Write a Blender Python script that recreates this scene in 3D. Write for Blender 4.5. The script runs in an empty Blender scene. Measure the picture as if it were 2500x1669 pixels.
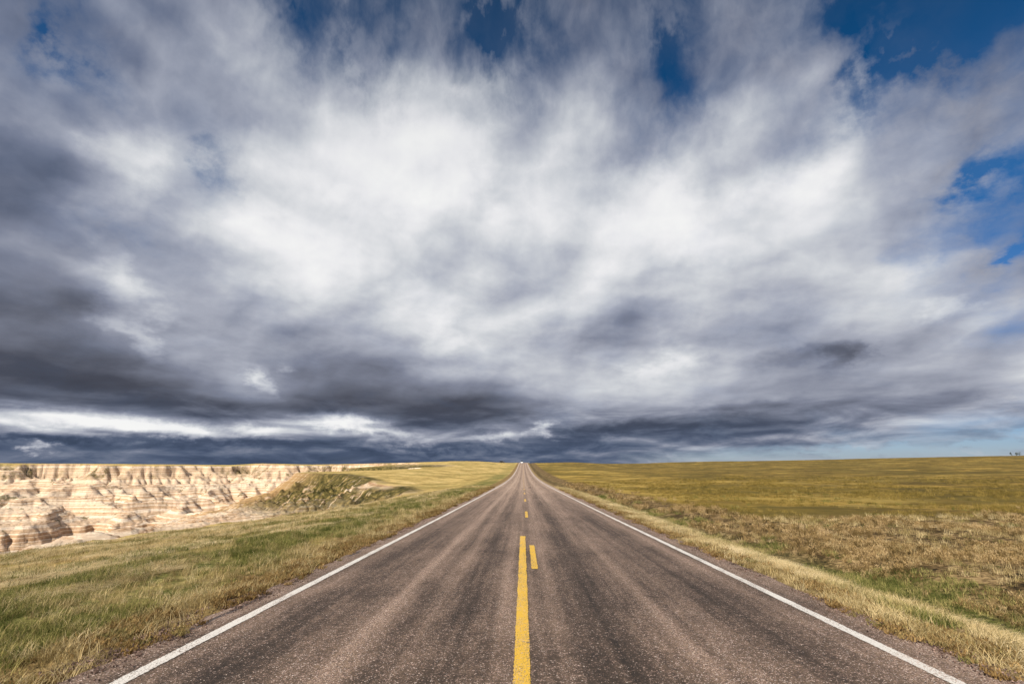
import bpy, math, random
import numpy as np
from mathutils import Vector
random.seed(7); np.random.seed(7)
sc = bpy.context.scene
COL = sc.collection
R = math.radians

# ------------------------------------------------------------------ camera
EYE = 1.75
PITCH = R(14.23)
YAW = R(1.27)
FPX = 1180.6           # focal length in photo pixels (17 mm on 36 mm, 2500 px)
cam = bpy.data.cameras.new('camera'); camo = bpy.data.objects.new('camera', cam)
COL.objects.link(camo)
cam.sensor_width = 36; cam.lens = 17; cam.sensor_fit = 'HORIZONTAL'
cam.clip_start = 0.05; cam.clip_end = 60000
camo.location = (0, 0, EYE); camo.rotation_euler = (math.pi/2 + PITCH, 0, YAW)
sc.camera = camo
cp, sp = math.cos(PITCH), math.sin(PITCH); cy, sy = math.cos(YAW), math.sin(YAW)

def ray(u, v):
    a = u-1250; b = v-834.5
    up = FPX*sp - b*cp; f = FPX*cp + b*sp
    return a*cy - f*sy, f*cy + a*sy, up
def px(u, v, r):
    """point seen at photo position u, v at horizontal range r"""
    x, y, z = ray(u, v); h = math.hypot(x, y)
    return x/h*r, y/h*r, EYE + z/h*r

# ------------------------------------------------------------------ helpers
def srgb(r, g, b, a=1.0):
    f = lambda c: (c/255/12.92) if c/255 <= .04045 else ((c/255+.055)/1.055)**2.4
    return (f(r), f(g), f(b), a)

def mesh_np(name, co, quads, smooth=True):
    me = bpy.data.meshes.new(name)
    me.vertices.add(len(co)); me.vertices.foreach_set('co', np.asarray(co, np.float32).ravel())
    n = len(quads); k = quads.shape[1]
    me.loops.add(n*k); me.polygons.add(n)
    me.loops.foreach_set('vertex_index', quads.astype(np.int32).ravel())
    me.polygons.foreach_set('loop_start', np.arange(0, n*k, k, dtype=np.int32))
    me.polygons.foreach_set('loop_total', np.full(n, k, dtype=np.int32))
    me.polygons.foreach_set('use_smooth', np.full(n, smooth))
    me.update(calc_edges=True)
    return me
def attr(me, name, vals):
    a = me.attributes.new(name, 'FLOAT', 'POINT'); a.data.foreach_set('value', np.asarray(vals, np.float32).ravel())
def link(name, me, mat=None, parent=None, **props):
    o = bpy.data.objects.new(name, me); COL.objects.link(o)
    if mat is not None: me.materials.append(mat)
    if parent is not None: o.parent = parent
    for k, v in props.items(): o[k] = v
    return o
def empty(name, loc, rz=0, **props):
    o = bpy.data.objects.new(name, None); COL.objects.link(o); o.empty_display_size = .3
    o.location = loc; o.rotation_euler = (0, 0, rz)
    for k, v in props.items(): o[k] = v
    return o

# numpy gradient noise
_P = np.random.RandomState(3).permutation(4096)
_A = np.random.RandomState(4).rand(4096)*2*np.pi
_GX, _GY = np.cos(_A), np.sin(_A)
def gn(x, y, s=0):
    xi = np.floor(x).astype(np.int64); yi = np.floor(y).astype(np.int64)
    fx = x-xi; fy = y-yi
    u = fx*fx*fx*(fx*(fx*6-15)+10); v = fy*fy*fy*(fy*(fy*6-15)+10)
    def g(a, b, dx, dy):
        h = _P[(_P[(a+s*57) & 4095] + b) & 4095]
        return _GX[h]*dx + _GY[h]*dy
    return ((g(xi, yi, fx, fy)*(1-u) + g(xi+1, yi, fx-1, fy)*u)*(1-v)
            + (g(xi, yi+1, fx, fy-1)*(1-u) + g(xi+1, yi+1, fx-1, fy-1)*u)*v)*1.5
def fbm(x, y, o=4, s=0, gain=.5):
    t = 0; a = 1; f = 1
    for i in range(o):
        t = t + a*gn(x*f, y*f, s+i*7); a *= gain; f *= 2.03
    return t
def ss(x, a, b):
    t = np.clip((x-a)/(b-a), 0, 1); return t*t*(3-2*t)

# ------------------------------------------------------------------ node helper
class NT:
    def __init__(s, nt, dim='2D'): s.t = nt; s.dim = dim; nt.nodes.clear()
    def n(s, kind, _out=0, **kw):
        nd = s.t.nodes.new(kind)
        ins = kw.pop('ins', {})
        for k, v in kw.items(): setattr(nd, k, v)
        for k, v in ins.items():
            i = nd.inputs[k]
            if isinstance(v, bpy.types.NodeSocket): s.t.links.new(v, i)
            elif v is not None: i.default_value = v
        return nd
    def m(s, op, a, b=None, c=None, clamp=False):
        nd = s.t.nodes.new('ShaderNodeMath'); nd.operation = op; nd.use_clamp = clamp
        for i, v in enumerate((a, b, c)):
            if v is None: continue
            if isinstance(v, bpy.types.NodeSocket): s.t.links.new(v, nd.inputs[i])
            else: nd.inputs[i].default_value = v
        return nd.outputs[0]
    def vm(s, op, a, b=None, out=0):
        nd = s.t.nodes.new('ShaderNodeVectorMath'); nd.operation = op
        for i, v in enumerate((a, b)):
            if v is None: continue
            if isinstance(v, bpy.types.NodeSocket): s.t.links.new(v, nd.inputs[i])
            elif op == 'SCALE' and i == 1: nd.inputs['Scale'].default_value = v
            else: nd.inputs[i].default_value = v
        return nd.outputs[out]
    def mix(s, f, a, b, mode='MIX', clampf=True):
        nd = s.t.nodes.new('ShaderNodeMix'); nd.data_type = 'RGBA'; nd.blend_type = mode; nd.clamp_factor = clampf
        for i, v in ((0, f), (6, a), (7, b)):
            if isinstance(v, bpy.types.NodeSocket): s.t.links.new(v, nd.inputs[i])
            else: nd.inputs[i].default_value = v
        return nd.outputs[2]
    def noise(s, vec, scale, detail=4, rough=.5, dist=0, out=0, dim=None, w=None):
        dim = dim or s.dim
        nd = s.t.nodes.new('ShaderNodeTexNoise'); nd.noise_dimensions = dim
        if vec is not None and 'Vector' in nd.inputs: s.t.links.new(vec, nd.inputs['Vector'])
        if w is not None: s.t.links.new(w, nd.inputs['W'])
        nd.inputs['Scale'].default_value = scale; nd.inputs['Detail'].default_value = detail
        nd.inputs['Roughness'].default_value = rough; nd.inputs['Distortion'].default_value = dist
        return nd.outputs[out]
    def mr(s, v, a, b, c=0.0, d=1.0, kind='SMOOTHSTEP'):
        nd = s.t.nodes.new('ShaderNodeMapRange'); nd.interpolation_type = kind
        s.t.links.new(v, nd.inputs[0])
        for i, q in zip((1, 2, 3, 4), (a, b, c, d)): nd.inputs[i].default_value = q
        return nd.outputs[0]
    def ramp(s, v, stops, interp='LINEAR'):
        nd = s.t.nodes.new('ShaderNodeValToRGB'); cr = nd.color_ramp; cr.interpolation = interp
        while len(cr.elements) > 1: cr.elements.remove(cr.elements[-1])
        cr.elements[0].position = stops[0][0]; cr.elements[0].color = stops[0][1]
        for p, c in stops[1:]:
            e = cr.elements.new(p); e.color = c
        s.t.links.new(v, nd.inputs[0]); return nd.outputs[0]
    def vec(s, x, y, z=0.0):
        nd = s.t.nodes.new('ShaderNodeCombineXYZ')
        for i, v in enumerate((x, y, z)):
            if isinstance(v, bpy.types.NodeSocket): s.t.links.new(v, nd.inputs[i])
            else: nd.inputs[i].default_value = v
        return nd.outputs[0]
    def sep(s, v):
        nd = s.t.nodes.new('ShaderNodeSeparateXYZ'); s.t.links.new(v, nd.inputs[0]); return nd.outputs
    def at(s, name):
        nd = s.t.nodes.new('ShaderNodeAttribute'); nd.attribute_name = name; return nd.outputs['Fac']

# ------------------------------------------------------------------ light
SUN_AZ = R(-150)      # left of the road, a touch behind the viewer
SUN_EL = R(37)
sd = Vector((math.sin(SUN_AZ)*math.cos(SUN_EL), math.cos(SUN_AZ)*math.cos(SUN_EL), math.sin(SUN_EL)))
sun = bpy.data.lights.new('sun', 'SUN'); sun.energy = 5.0; sun.angle = R(.5); sun.color = (1, .94, .85)
suno = bpy.data.objects.new('sun', sun); COL.objects.link(suno)
suno.rotation_euler = (-sd).to_track_quat('-Z', 'Y').to_euler()
suno.location = (-60, -10, 60)

# ------------------------------------------------------------------ sky: Nishita under a procedural cloud deck
XS = np.arange(0, 2501, 125.0)
SKY = {  # photo height : (cloud brightness 0-255, cover 0-100) every 125 px
0:   ([135,130,150,150,150,150,150,150,150,150,150,155,150,150,150,150,150,120,120,120,120],
      [95,60,76,90,86,80,42,30,36,32,32,46,50,24,55,52,50,10,0,0,12]),
100: ([135,125,150,165,150,165,160,150,150,150,150,150,155,140,150,150,150,130,120,120,150],
      [100,62,68,98,84,90,68,50,58,40,22,40,70,26,66,58,68,26,4,8,48]),
200: ([134,146,150,172,175,175,185,185,190,190,182,175,150,140,148,165,178,150,140,150,155],
      [100,100,74,100,98,98,86,86,94,88,52,80,76,30,68,84,90,58,36,46,74]),
300: ([122,132,182,175,174,196,210,220,226,226,206,196,172,165,188,186,162,166,160,150,140],
      [100,100,100,97,86,100,100,100,100,100,100,100,92,72,100,100,84,92,86,66,58]),
400: ([116,124,168,198,182,205,220,233,238,240,222,206,205,220,186,200,210,190,176,160,150],
      [100,100,100,100,76,94,100,100,100,100,100,100,100,100,100,100,100,100,94,70,30]),
500: ([112,120,148,176,202,220,226,230,232,228,222,224,226,236,225,222,223,200,178,165,150],
      [100,100,100,100,100,100,100,100,100,100,100,100,100,100,100,100,100,100,98,52,28]),
600: ([112,126,146,160,206,237,230,222,208,200,205,212,223,233,216,215,215,200,170,160,120],
      [100,100,92,100,100,100,100,100,100,100,100,100,100,100,100,100,100,98,80,68,14]),
700: ([112,116,200,164,164,196,216,216,212,196,211,213,206,190,180,186,190,202,182,176,160],
      [100,100,100,100,100,100,100,100,100,100,100,100,100,100,100,100,100,100,86,80,70]),
780: ([108,106,118,180,158,152,164,186,212,226,202,180,160,166,170,180,180,185,206,182,166],
      [100]*18+[100,96,86]),
850: ([84,84,102,160,166,158,148,150,166,226,200,190,160,180,176,150,132,188,186,170,176],
      [100]*21),
920: ([70,64,70,98,142,178,100,98,128,162,190,196,202,228,184,154,148,150,165,176,190],
      [100]*21),
970: ([80,92,68,64,98,155,74,84,108,108,130,188,196,202,160,160,148,128,138,170,166],
      [100]*20+[84]),
1000:([122,196,118,86,70,80,84,96,68,64,88,134,150,168,118,102,96,118,164,166,150],
      [100]*19+[90,70]),
1030:([180,192,216,198,108,150,194,190,74,64,118,158,110,96,86,92,128,152,166,160,150],
      [100]*18+[90,76,50]),
1055:([100,140,172,190,182,192,172,188,150,150,132,110,88,80,84,104,140,160,152,150,150],
      [100]*16+[96,88,80,66,50]),
1080:([74,74,84,88,84,74,86,100,138,140,120,100,108,98,88,90,112,132,150,150,150],
      [100]*16+[88,64,52,50,40]),
1100:([88,110,84,82,82,78,80,84,86,90,94,92,100,118,114,140,150,160,160,160,160],
      [100]*13+[92,78,44,30,28,30,34,30]),
1125:([82,80,80,80,78,76,76,78,78,76,78,88,108,140,150,160,160,160,160,160,160],
      [100]*12+[82,40,24,16,12,10,10,10,10])}
ky = sorted(SKY)
LB = np.array([SKY[k][0] for k in ky], float)/255
LC = np.array([SKY[k][1] for k in ky], float)/100
def sky_at(az, el):
    d = Vector((math.sin(az)*math.cos(el), math.cos(az)*math.cos(el), math.sin(el)))
    # into the camera-independent table: gnomonic about the view the table was read from
    xr = d.x*cy + d.y*sy; yr = -d.x*sy + d.y*cy
    f = yr*cp + d.z*sp; u = d.z*cp - yr*sp
    X = 1250 + FPX*xr/max(f, .05); Y = 834.5 - FPX*u/max(f, .05)
    X = min(max(X, 0), 2500); Y = min(max(Y, 0), 1125)
    rb = [np.interp(X, XS, LB[i]) for i in range(len(ky))]
    rc = [np.interp(X, XS, LC[i]) for i in range(len(ky))]
    return float(np.interp(Y, ky, rb)), float(np.interp(Y, ky, rc))

world = bpy.data.worlds.new('World'); sc.world = world; world.use_nodes = True
w = NT(world.node_tree)
tc = w.n('ShaderNodeTexCoord')
d = w.vm('NORMALIZE', tc.outputs['Generated'])
dx, dy, dz = w.sep(d)
az = w.m('ARCTAN2', dx, dy)
el = w.m('ARCSINE', dz)
elp = w.m('MAXIMUM', el, 0.0)
P = w.vec(w.m('MULTIPLY', az, 1.9), w.m('MULTIPLY', w.m('LOGARITHM', w.m('ADD', elp, .26), math.e), 1.8), 0.0)
# noise-driven warp of the large forms
wn = w.noise(P, 1.25, 3, .45, 0, out=1)
wx, wy, wz = w.sep(wn)
wn2 = w.noise(P, 5.0, 4, .55, 0, out=1)
w2x, w2y, _ = w.sep(wn2)
warpA = w.m('ADD', w.m('MULTIPLY', w.m('SUBTRACT', wx, .5), .12), w.m('MULTIPLY', w.m('SUBTRACT', w2x, .5), .06))
warpE = w.m('ADD', w.m('MULTIPLY', w.m('SUBTRACT', wy, .5), .07), w.m('MULTIPLY', w.m('SUBTRACT', w2y, .5), .06))
eamp = w.mr(elp, 0.04, .5, .03, .85, 'LINEAR')
aamp = w.mr(elp, 0.0, .3, .45, 1.0, 'LINEAR')
az2 = w.m('ADD', az, w.m('MULTIPLY', warpA, aamp))
el2 = w.m('ADD', el, w.m('MULTIPLY', warpE, eamp))
AZW = R(54)
t = w.m('PINGPONG', w.m('ADD', w.m('DIVIDE', az2, 2*AZW), .5), 1.0)
ELS = [0, .5, 1.0, 1.6, 2.2, 2.8, 3.4, 4.1, 4.9, 5.8, 6.9, 8.6, 11, 13.5, 16.5, 20, 23.5, 27.5, 31.5, 36, 41, 46, 51]
cur = None
for k, e in enumerate(ELS):
    stops = []
    for j in range(32):
        b_, c_ = sky_at(-AZW + 2*AZW*j/31, R(e))
        stops.append((j/31, (b_, c_, 0, 1)))
    rr = w.ramp(t, stops, 'B_SPLINE')
    if cur is None: cur = rr
    else: cur = w.mix(w.mr(el2, R(ELS[k-1]), R(e)), cur, rr)
cB, cC, _ = w.sep(cur)
H = w.vec(w.m('MULTIPLY', az, 13.0), w.m('MULTIPLY', el, 62.0), 0.0)
h1 = w.noise(H, .55, 7, .58, .3); h2 = w.noise(w.vm('ADD', H, (.0, -.55, 0)), .55, 7, .58, .3)
hq = w.noise(w.vec(w.m('MULTIPLY', az, 16.0), w.m('MULTIPLY', el, 22.0), 0.0), 1.6, 6, .62)
hbump = w.m('MULTIPLY', w.m('SUBTRACT', hq, .5), w.mr(elp, .02, .22, .045, .0, 'LINEAR'))
azs3 = w.vec(w.m('ADD', az2, w.m('MULTIPLY', w.m('SUBTRACT', w.noise(P, 4.2, 6, .6), .5), .20)), w.m('ADD', el2, w.m('MULTIPLY', w.m('MULTIPLY', w.m('SUBTRACT', w.noise(w.vm('ADD', P, (4, 9, 2)), 4.2, 6, .6), .5), .18), w.m('MAXIMUM', eamp, .12))), 0.0)
azs3 = w.vm('ADD', azs3, w.vec(0.0, hbump, 0.0))
rag = w.mr(w.noise(P, 5.0, 7, .62), .36, .60, .25, 1.35)
def spot_(u, v, ru, rv, ang):
    X, Y, Z = ray(u, v); h = math.hypot(X, Y); a0 = math.atan2(X, Y); e0 = math.atan2(Z, h)
    sc1 = (h*h+Z*Z)**.5            # photo pixels per radian there
    mp = w.n('ShaderNodeMapping', vector_type='TEXTURE', ins={'Vector': azs3, 'Location': (a0, e0, 0), 'Rotation': (0, 0, R(ang)), 'Scale': (ru*1.9/sc1/math.cos(e0), rv*1.9/sc1, 1)})
    gt = w.n('ShaderNodeTexGradient', gradient_type='SPHERICAL', ins={'Vector': mp.outputs[0]})
    return w.mr(gt.outputs['Fac'], 0.0, 1.0)
for (u, v, ru, rv, ang, dp) in [(200,140,80,50,-15,.55), (120,40,40,90,0,.30), (560,400,30,85,-12,.36), (790,30,150,70,-25,.22), (1225,120,100,130,0,.30), (1640,150,65,180,5,.30), (1250,20,700,60,0,.08), (2050,330,300,60,20,.10),
      (2230,50,190,110,0,.50), (2100,130,60,80,0,.15), (2250,230,150,50,0,.20), (2440,420,90,90,20,.50), (2490,622,62,28,25,.7), (2330,500,70,50,0,.3), (900,170,150,70,0,.22), (2280,610,80,40,0,.22), (2470,1060,80,22,10,.5), (2300,1095,300,12,0,.4), (330,580,120,40,0,.15), (2480,760,60,50,0,.2)]:
    cC = w.m('SUBTRACT', cC, w.m('MULTIPLY', spot_(u, v, ru, rv, ang), w.m('MULTIPLY', rag, dp)))
cC = w.m('MAXIMUM', cC, 0.0)
cC = w.m('MULTIPLY', cC, w.m('SUBTRACT', 1.22, w.m('MULTIPLY', cC, .22)))
for (u, v, ru, rv, ang, db) in [(1020,400,220,100,0,.06), (690,600,130,85,-10,.07), (1590,500,120,100,0,.09), (1250,470,60,110,0,-.06), (1330,300,120,80,0,-.04), (330,420,110,60,-50,.05), (1950,440,70,60,0,.06), (1500,330,60,60,0,-.05), (290,420,60,110,-35,.08), (150,200,60,60,0,.03), (1780,240,50,60,0,.06),(60,1022,120,18,0,.14), (230,1025,150,18,-8,.14), (420,1050,90,14,-10,.18), (640,1052,80,14,0,.16), (830,1030,60,16,-6,.25), (940,1052,90,14,-12,.18), (1330,1045,34,14,10,.35), (1230,1068,60,8,0,.2), (85,1092,32,9,-10,.38), (630,930,36,24,-30,.22),
      (325,830,30,50,25,.14), (280,700,80,45,-45,.14), (1085,840,40,70,8,.08), (1630,885,60,30,15,.16), (2220,755,50,20,0,.14), (370,960,230,26,-14,-.06), (1080,1010,190,30,6,-.06), (800,985,120,24,-5,-.05), (100,905,160,30,-8,-.05), (1770,1010,220,18,6,-.07), (1480,1055,110,16,6,-.12), (2050,865,40,26,0,-.2), (1950,865,90,22,8,-.12), (60,1072,160,7,0,-.12), (500,1078,300,7,0,-.1), (1050,1095,250,6,0,-.1)]:
    cB = w.m('ADD', cB, w.m('MULTIPLY', spot_(u, v, ru, rv, ang), db))
cB = w.m('MAXIMUM', cB, 0.0)
# billow detail in the cloud plane, lit from the sun's side
def billow(off):
    q = w.vm('ADD', P, off)
    q = w.vm('ADD', q, w.vm('SCALE', w.vm('SUBTRACT', wn, (.5, .5, .5)), .16))
    return w.noise(q, 2.7, 5, .48, 0)
b1 = billow((0, 0, 0)); b2 = billow((-.03, .075, 0))
emb = w.m('SUBTRACT', b1, b2)
b3 = w.noise(w.vm('ADD', P, (7, 3, 1)), 1.5, 5, .5, .3)
def puff(off):
    q = w.vm('ADD', w.vm('ADD', P, off), w.vm('SCALE', w.vm('SUBTRACT', wn, (.5, .5, .5)), .25))
    return w.m('ABSOLUTE', w.m('MULTIPLY', w.m('SUBTRACT', w.noise(q, 1.7, 3, .42), .5), 2.0))
p1 = puff((3, 5, 0)); p2_ = puff((2.93, 5.12, 0))
# thin level layers low in the sky
hor = w.mr(elp, R(2.5), R(9), 1.0, 0.0)
uph = w.m('SUBTRACT', 1.0, hor)
mid = w.m('MULTIPLY', cB, w.m('SUBTRACT', 1.25, cB))           # detail strongest in mid tones
amp = w.mr(mid, .2, .38, .28, 1.0, 'LINEAR')
det = w.m('ADD', w.m('MULTIPLY', emb, .46), w.m('MULTIPLY', w.m('SUBTRACT', b1, .5), .14))
det = w.m('ADD', det, w.m('MULTIPLY', w.m('SUBTRACT', b3, .5), .20))
det = w.m('ADD', det, w.m('MULTIPLY', w.m('SUBTRACT', p1, p2_), .55))
f1 = w.noise(P, 9, 6, .6, .2); f2 = w.noise(w.vm('ADD', P, (-.012, .024, 0)), 9, 6, .6, .2)
det = w.m('ADD', det, w.m('MULTIPLY', w.m('SUBTRACT', f1, f2), .16))
det = w.m('MULTIPLY', w.m('MULTIPLY', det, amp), w.m('ADD', .15, w.m('MULTIPLY', uph, .40)))
deth = w.m('ADD', w.m('MULTIPLY', w.m('SUBTRACT', h1, h2), .5), w.m('MULTIPLY', w.m('SUBTRACT', h1, .5), .55))
deth = w.m('MULTIPLY', deth, w.m('MULTIPLY', hor, .85))
B = w.m('ADD', w.m('ADD', cB, det), deth, clamp=True)
# cover, torn by the same noise where it is partial
n4 = w.noise(w.vm('ADD', P, w.vm('SCALE', w.vm('SUBTRACT', wn2, (.5, .5, .5)), .12)), 3.6, 7, .58, .1)
part = w.m('MULTIPLY', w.m('MULTIPLY', cC, w.m('SUBTRACT', 1.0, cC)), 4.0)
part = w.m('ADD', w.m('MULTIPLY', w.m('MAXIMUM', part, 0.0), .85), .12)
Cv = w.m('ADD', cC, w.m('MULTIPLY', part, w.m('MULTIPLY', w.m('SUBTRACT', n4, .5), 1.7)))
veil = w.m('MULTIPLY', w.mr(B, .40, .85, .24, 0.0, 'LINEAR'), w.mr(elp, .16, .55))
Cv = w.m('SUBTRACT', Cv, w.m('MULTIPLY', veil, w.mr(cC, .5, 1.0)))
Cv = w.m('MULTIPLY', w.mr(Cv, -.05, 1.0, 0, 1, 'LINEAR'), w.mr(w.m('ADD', elp, w.m('MULTIPLY', b3, .2)), .5, .95, 1.0, .86), clamp=True)
cloud = w.ramp(B, [(0, srgb(48, 51, 62)), (.25, srgb(74, 77, 89)), (.38, srgb(101, 105, 119)), (.52, srgb(129, 134, 151)),
                   (.68, srgb(170, 174, 187)), (.82, srgb(208, 211, 216)), (.93, srgb(236, 236, 238)), (1, srgb(246, 246, 245))])
lowt = w.m('MULTIPLY', w.mr(elp, R(1.0), R(7.5), 1.0, 0.0), w.mr(B, .3, .62, 1.0, 0.0))
cloud = w.mix(w.m('MULTIPLY', lowt, .72), cloud, w.ramp(B, [(0, srgb(50, 66, 90)), (.3, srgb(74, 90, 118)), (.55, srgb(112, 128, 156)), (1, srgb(200, 208, 220))]))
# warm tops here and there near the horizon
nish = w.n('ShaderNodeTexSky', sky_type='NISHITA')
nish.sun_disc = False; nish.sun_elevation = SUN_EL; nish.sun_rotation = SUN_AZ; nish.air_density = 1.0; nish.dust_density = .3; nish.ozone_density = 3.0
blue = w.mix(1.0, nish.outputs[0], (.10, .10, .10, 1), 'MULTIPLY')
tint = w.ramp(w.mr(elp, 0, R(50), 0, 1, 'LINEAR'), [(0, (.46, .54, .80, 1)), (.12, (.36, .54, .84, 1)), (.5, (.10, .54, .86, 1)), (1, (.05, .36, .54, 1))])
blue = w.mix(1.0, blue, tint, 'MULTIPLY')
col = w.mix(Cv, blue, cloud)
# below the horizon: dull earth light
col = w.mix(w.mr(dz, -.02, -.002, 1, 0), col, srgb(120, 108, 84))
bg = w.n('ShaderNodeBackground', ins={'Color': col, 'Strength': .80})
wo = w.n('ShaderNodeOutputWorld', ins={'Surface': bg.outputs[0]})
try: world.cycles.sampling_method = 'MANUAL'; world.cycles.sample_map_resolution = 512
except Exception: pass

# ------------------------------------------------------------------ road profile
RY = np.array([-200, -60, 0, 25, 53, 93, 130, 175, 225, 280, 370, 467, 520, 560, 620, 760, 1100, 3000, 20000], float)
RZ = np.array([2.5, 1.1, 0, -.50, -1.00, -1.63, -1.95, -2.02, -1.65, -.92, .75, 2.90, 3.88, 3.95, 3.1, 0.5, -3, -6, -30], float)
def _hermite(xs, ys):
    m = np.gradient(ys, xs)
    def f(x):
        x = np.asarray(x, float); i = np.clip(np.searchsorted(xs, x)-1, 0, len(xs)-2)
        h = xs[i+1]-xs[i]; t = np.clip((x-xs[i])/h, 0, 1)
        return ((2*t**3-3*t**2+1)*ys[i] + (t**3-2*t**2+t)*h*m[i] + (-2*t**3+3*t**2)*ys[i+1] + (t**3-t**2)*h*m[i+1])
    return f
prof = _hermite(RY, RZ)
XL, XR = -4.02, 4.36        # asphalt edges
LL, LR = -3.53, 3.77        # white lines

# ------------------------------------------------------------------ terrain height
RIM = np.array([(-90,-80), (-46,-25), (-30,5), (-26,24), (-26.5,40), (-25,52), (-22,62), (-21.5,80), (-23,96), (-25,110), (-29,119),
  (-36,124), (-41,134), (-47,148), (-58,162), (-66,176), (-80,188), (-92,198), (-98,214), (-88,236), (-70,250), (-56,268), (-52,292),
  (-62,318), (-84,332), (-108,342), (-118,362), (-108,396), (-90,430), (-96,478), (-130,520), (-160,560), (-200,610), (-236,600),
  (-240,560), (-262,540), (-290,580), (-330,600), (-352,560), (-380,500), (-410,486), (-440,540), (-480,560), (-520,520), (-530,470),
  (-560,440), (-600,450), (-650,420), (-668,360), (-700,300), (-780,280), (-900,200), (-900,-80)], float)
def seg_dist(x, y, a, b):
    ax, ay = a[:2]; bx, by = b[:2]; vx, vy = bx-ax, by-ay
    t = np.clip(((x-ax)*vx + (y-ay)*vy)/(vx*vx+vy*vy), 0, 1)
    return np.hypot(x-ax-t*vx, y-ay-t*vy), t
def canyon_sd(x, y):
    dmin = np.full(x.shape, 1e9); ins = np.zeros(x.shape, bool)
    n = len(RIM)
    for i in range(n):
        a, b = RIM[i], RIM[(i+1) % n]
        dd, _ = seg_dist(x, y, a, b); dmin = np.minimum(dmin, dd)
        c = ((a[1] > y) != (b[1] > y)) & (x < (b[0]-a[0])*(y-a[1])/((b[1]-a[1]) if b[1] != a[1] else 1e-9) + a[0])
        ins ^= c
    return np.where(ins, dmin, -dmin)
def ridge(x, y, pts, slope, soft, wob=0):
    h = np.full(x.shape, -1e3)
    for a, b in zip(pts[:-1], pts[1:]):
        dd, t = seg_dist(x, y, a, b)
        zz = a[2] + (b[2]-a[2])*t
        h = np.maximum(h, zz - slope*(np.sqrt(dd*dd+soft*soft)-soft))
    return h
RG2 = [px(*p) for p in [(-300,1242,235), (-60,1228,250), (0,1222,270), (60,1213,280), (110,1205,290), (170,1206,290), (250,1212,280), (350,1216,285), (430,1208,300), (520,1214,300), (600,1226,290), (640,1226,300)]]
RG1 = [px(*p) for p in [(-300,1180,360), (-100,1176,390), (0,1174,400), (80,1164,400), (130,1163,390), (200,1175,370), (260,1178,380), (360,1180,400), (440,1183,410), (560,1177,430), (700,1172,430), (780,1168,420)]]
RG3 = [px(*p) for p in [(-200,1380,60), (60,1345,70), (180,1318,80), (240,1300,92), (330,1290,98), (420,1282,102), (500,1262,125), (560,1250,145), (620,1230,165), (680,1224,180), (760,1215,190)]]
SPUR = [[px(120,1206,290), px(60,1262,235)], [px(430,1209,300), px(455,1250,255)], [px(270,1213,280), px(290,1262,240)], [px(-40,1226,262), px(-90,1290,215)], [px(600,1227,290), px(560,1252,250)], [px(80,1164,400), px(60,1195,350)], [px(300,1180,390), px(310,1205,350)], [px(520,1178,420), px(500,1205,370)]]

# silhouette of the far ground: photo x -> photo y, and the range at which it stands
SIL = [(-900,1131,900), (0,1130.5,900), (430,1133,900), (560,1135,900), (640,1130.5,760), (760,1133.5,800), (860,1132,700), (960,1130,600), (1100,1125.5,520), (1180,1126,520), (1225,1127.5,530),
       (1277,1129.5,520), (1330,1128.5,540), (1390,1128,560), (1470,1131,640), (1560,1131.5,760), (1640,1128.5,820), (1700,1127,860), (1900,1124,900), (2200,1118,950), (2400,1114,1000), (2500,1112.5,1000), (2700,1110,1000), (3600,1106,1000)]
_saz = []; _sta = []; _srr = []
for u, v, r in SIL:
    X, Y, Z = ray(u, v); _saz.append(math.atan2(X, Y)); _sta.append(Z/math.hypot(X, Y)); _srr.append(r)
_saz = [-math.pi, -2.2] + _saz + [2.2, math.pi]; _sta = [0, 0] + _sta + [0, 0]; _srr = [900, 900] + _srr + [900, 900]

def plateau(x, y):
    r = np.hypot(x, y) + 1e-6; a = np.arctan2(x, y)
    ta = np.interp(a, _saz, _sta); rr = np.interp(a, _saz, _srr)
    pr = prof(y)
    near = prof(np.clip(y, -60, 600))
    # open ground: shallow basin then rise to the far silhouette
    q = r/rr
    crest = EYE + ta*rr
    basin = -1.2*np.sin(np.clip(q, 0, 1)*np.pi)**1 - .4
    left = a < -.02
    g = crest*ss(q, .12, 1.0) + basin*(1-ss(q, .55, 1.0))
    g = g - (np.maximum(q-1.02, 0)*rr)*.02 - .1*np.maximum(q-1.0, 0)*8
    g = g + .35*fbm(x/70, y/70, 3, 5)*ss(r, 30, 200) + .9*fbm(x/260, y/260, 2, 9)*ss(r, 100, 400)*(1-ss(q, .8, 1.0))
    k = ss(np.abs(x-.15), 6, 60)*ss(r, 15, 90)
    kk = np.maximum(k, ss(r, 640, 900))
    bas = near*(1-kk) + g*kk
    # cross-section beside the road
    xl = np.clip(XL - x, 0, None); xr = np.clip(x - XR, 0, None)
    sid = -.05 - .035*np.minimum(xl, 6) - .085*np.clip(xl-4, 0, 17)*(1-ss(y, 110, 260)) - .03*np.minimum(xr, 1.0)
    sid += -.9*ss(xl, 6, 17)*ss(y, 18, 60)*(1-ss(y, 125, 190)) - .25*ss(xl, 8, 20)*(1-ss(y, 60, 120))
    sid += -.42*np.exp(-((x-8.0)/1.7)**2) - .28*ss(x, 4.5, 8)
    sid = sid*(1-kk*.8)
    und = (x > XL+.25) & (x < XR-.25)
    z = bas + np.where(x > 0, np.where(xr > 0, sid, -.05), np.where(xl > 0, sid, -.05))
    z = np.where(und, z-.12, z)
    mx_, my_, _q = px(968, 1134, 360); fx_, fy_, _q = px(960, 1146, 328)
    z = z + 2.0*np.exp(-((x-mx_)/26)**2-((y-my_)/10)**2) - 1.6*np.exp(-((x-fx_)/32)**2-((y-fy_)/12)**2)
    rough = ss(np.maximum(xl, xr), .3, 2.5)
    z = z + rough*(.05*fbm(x/1.7, y/1.7, 3, 1) + .10*fbm(x/7, y/7, 2, 2))
    return z

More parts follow.
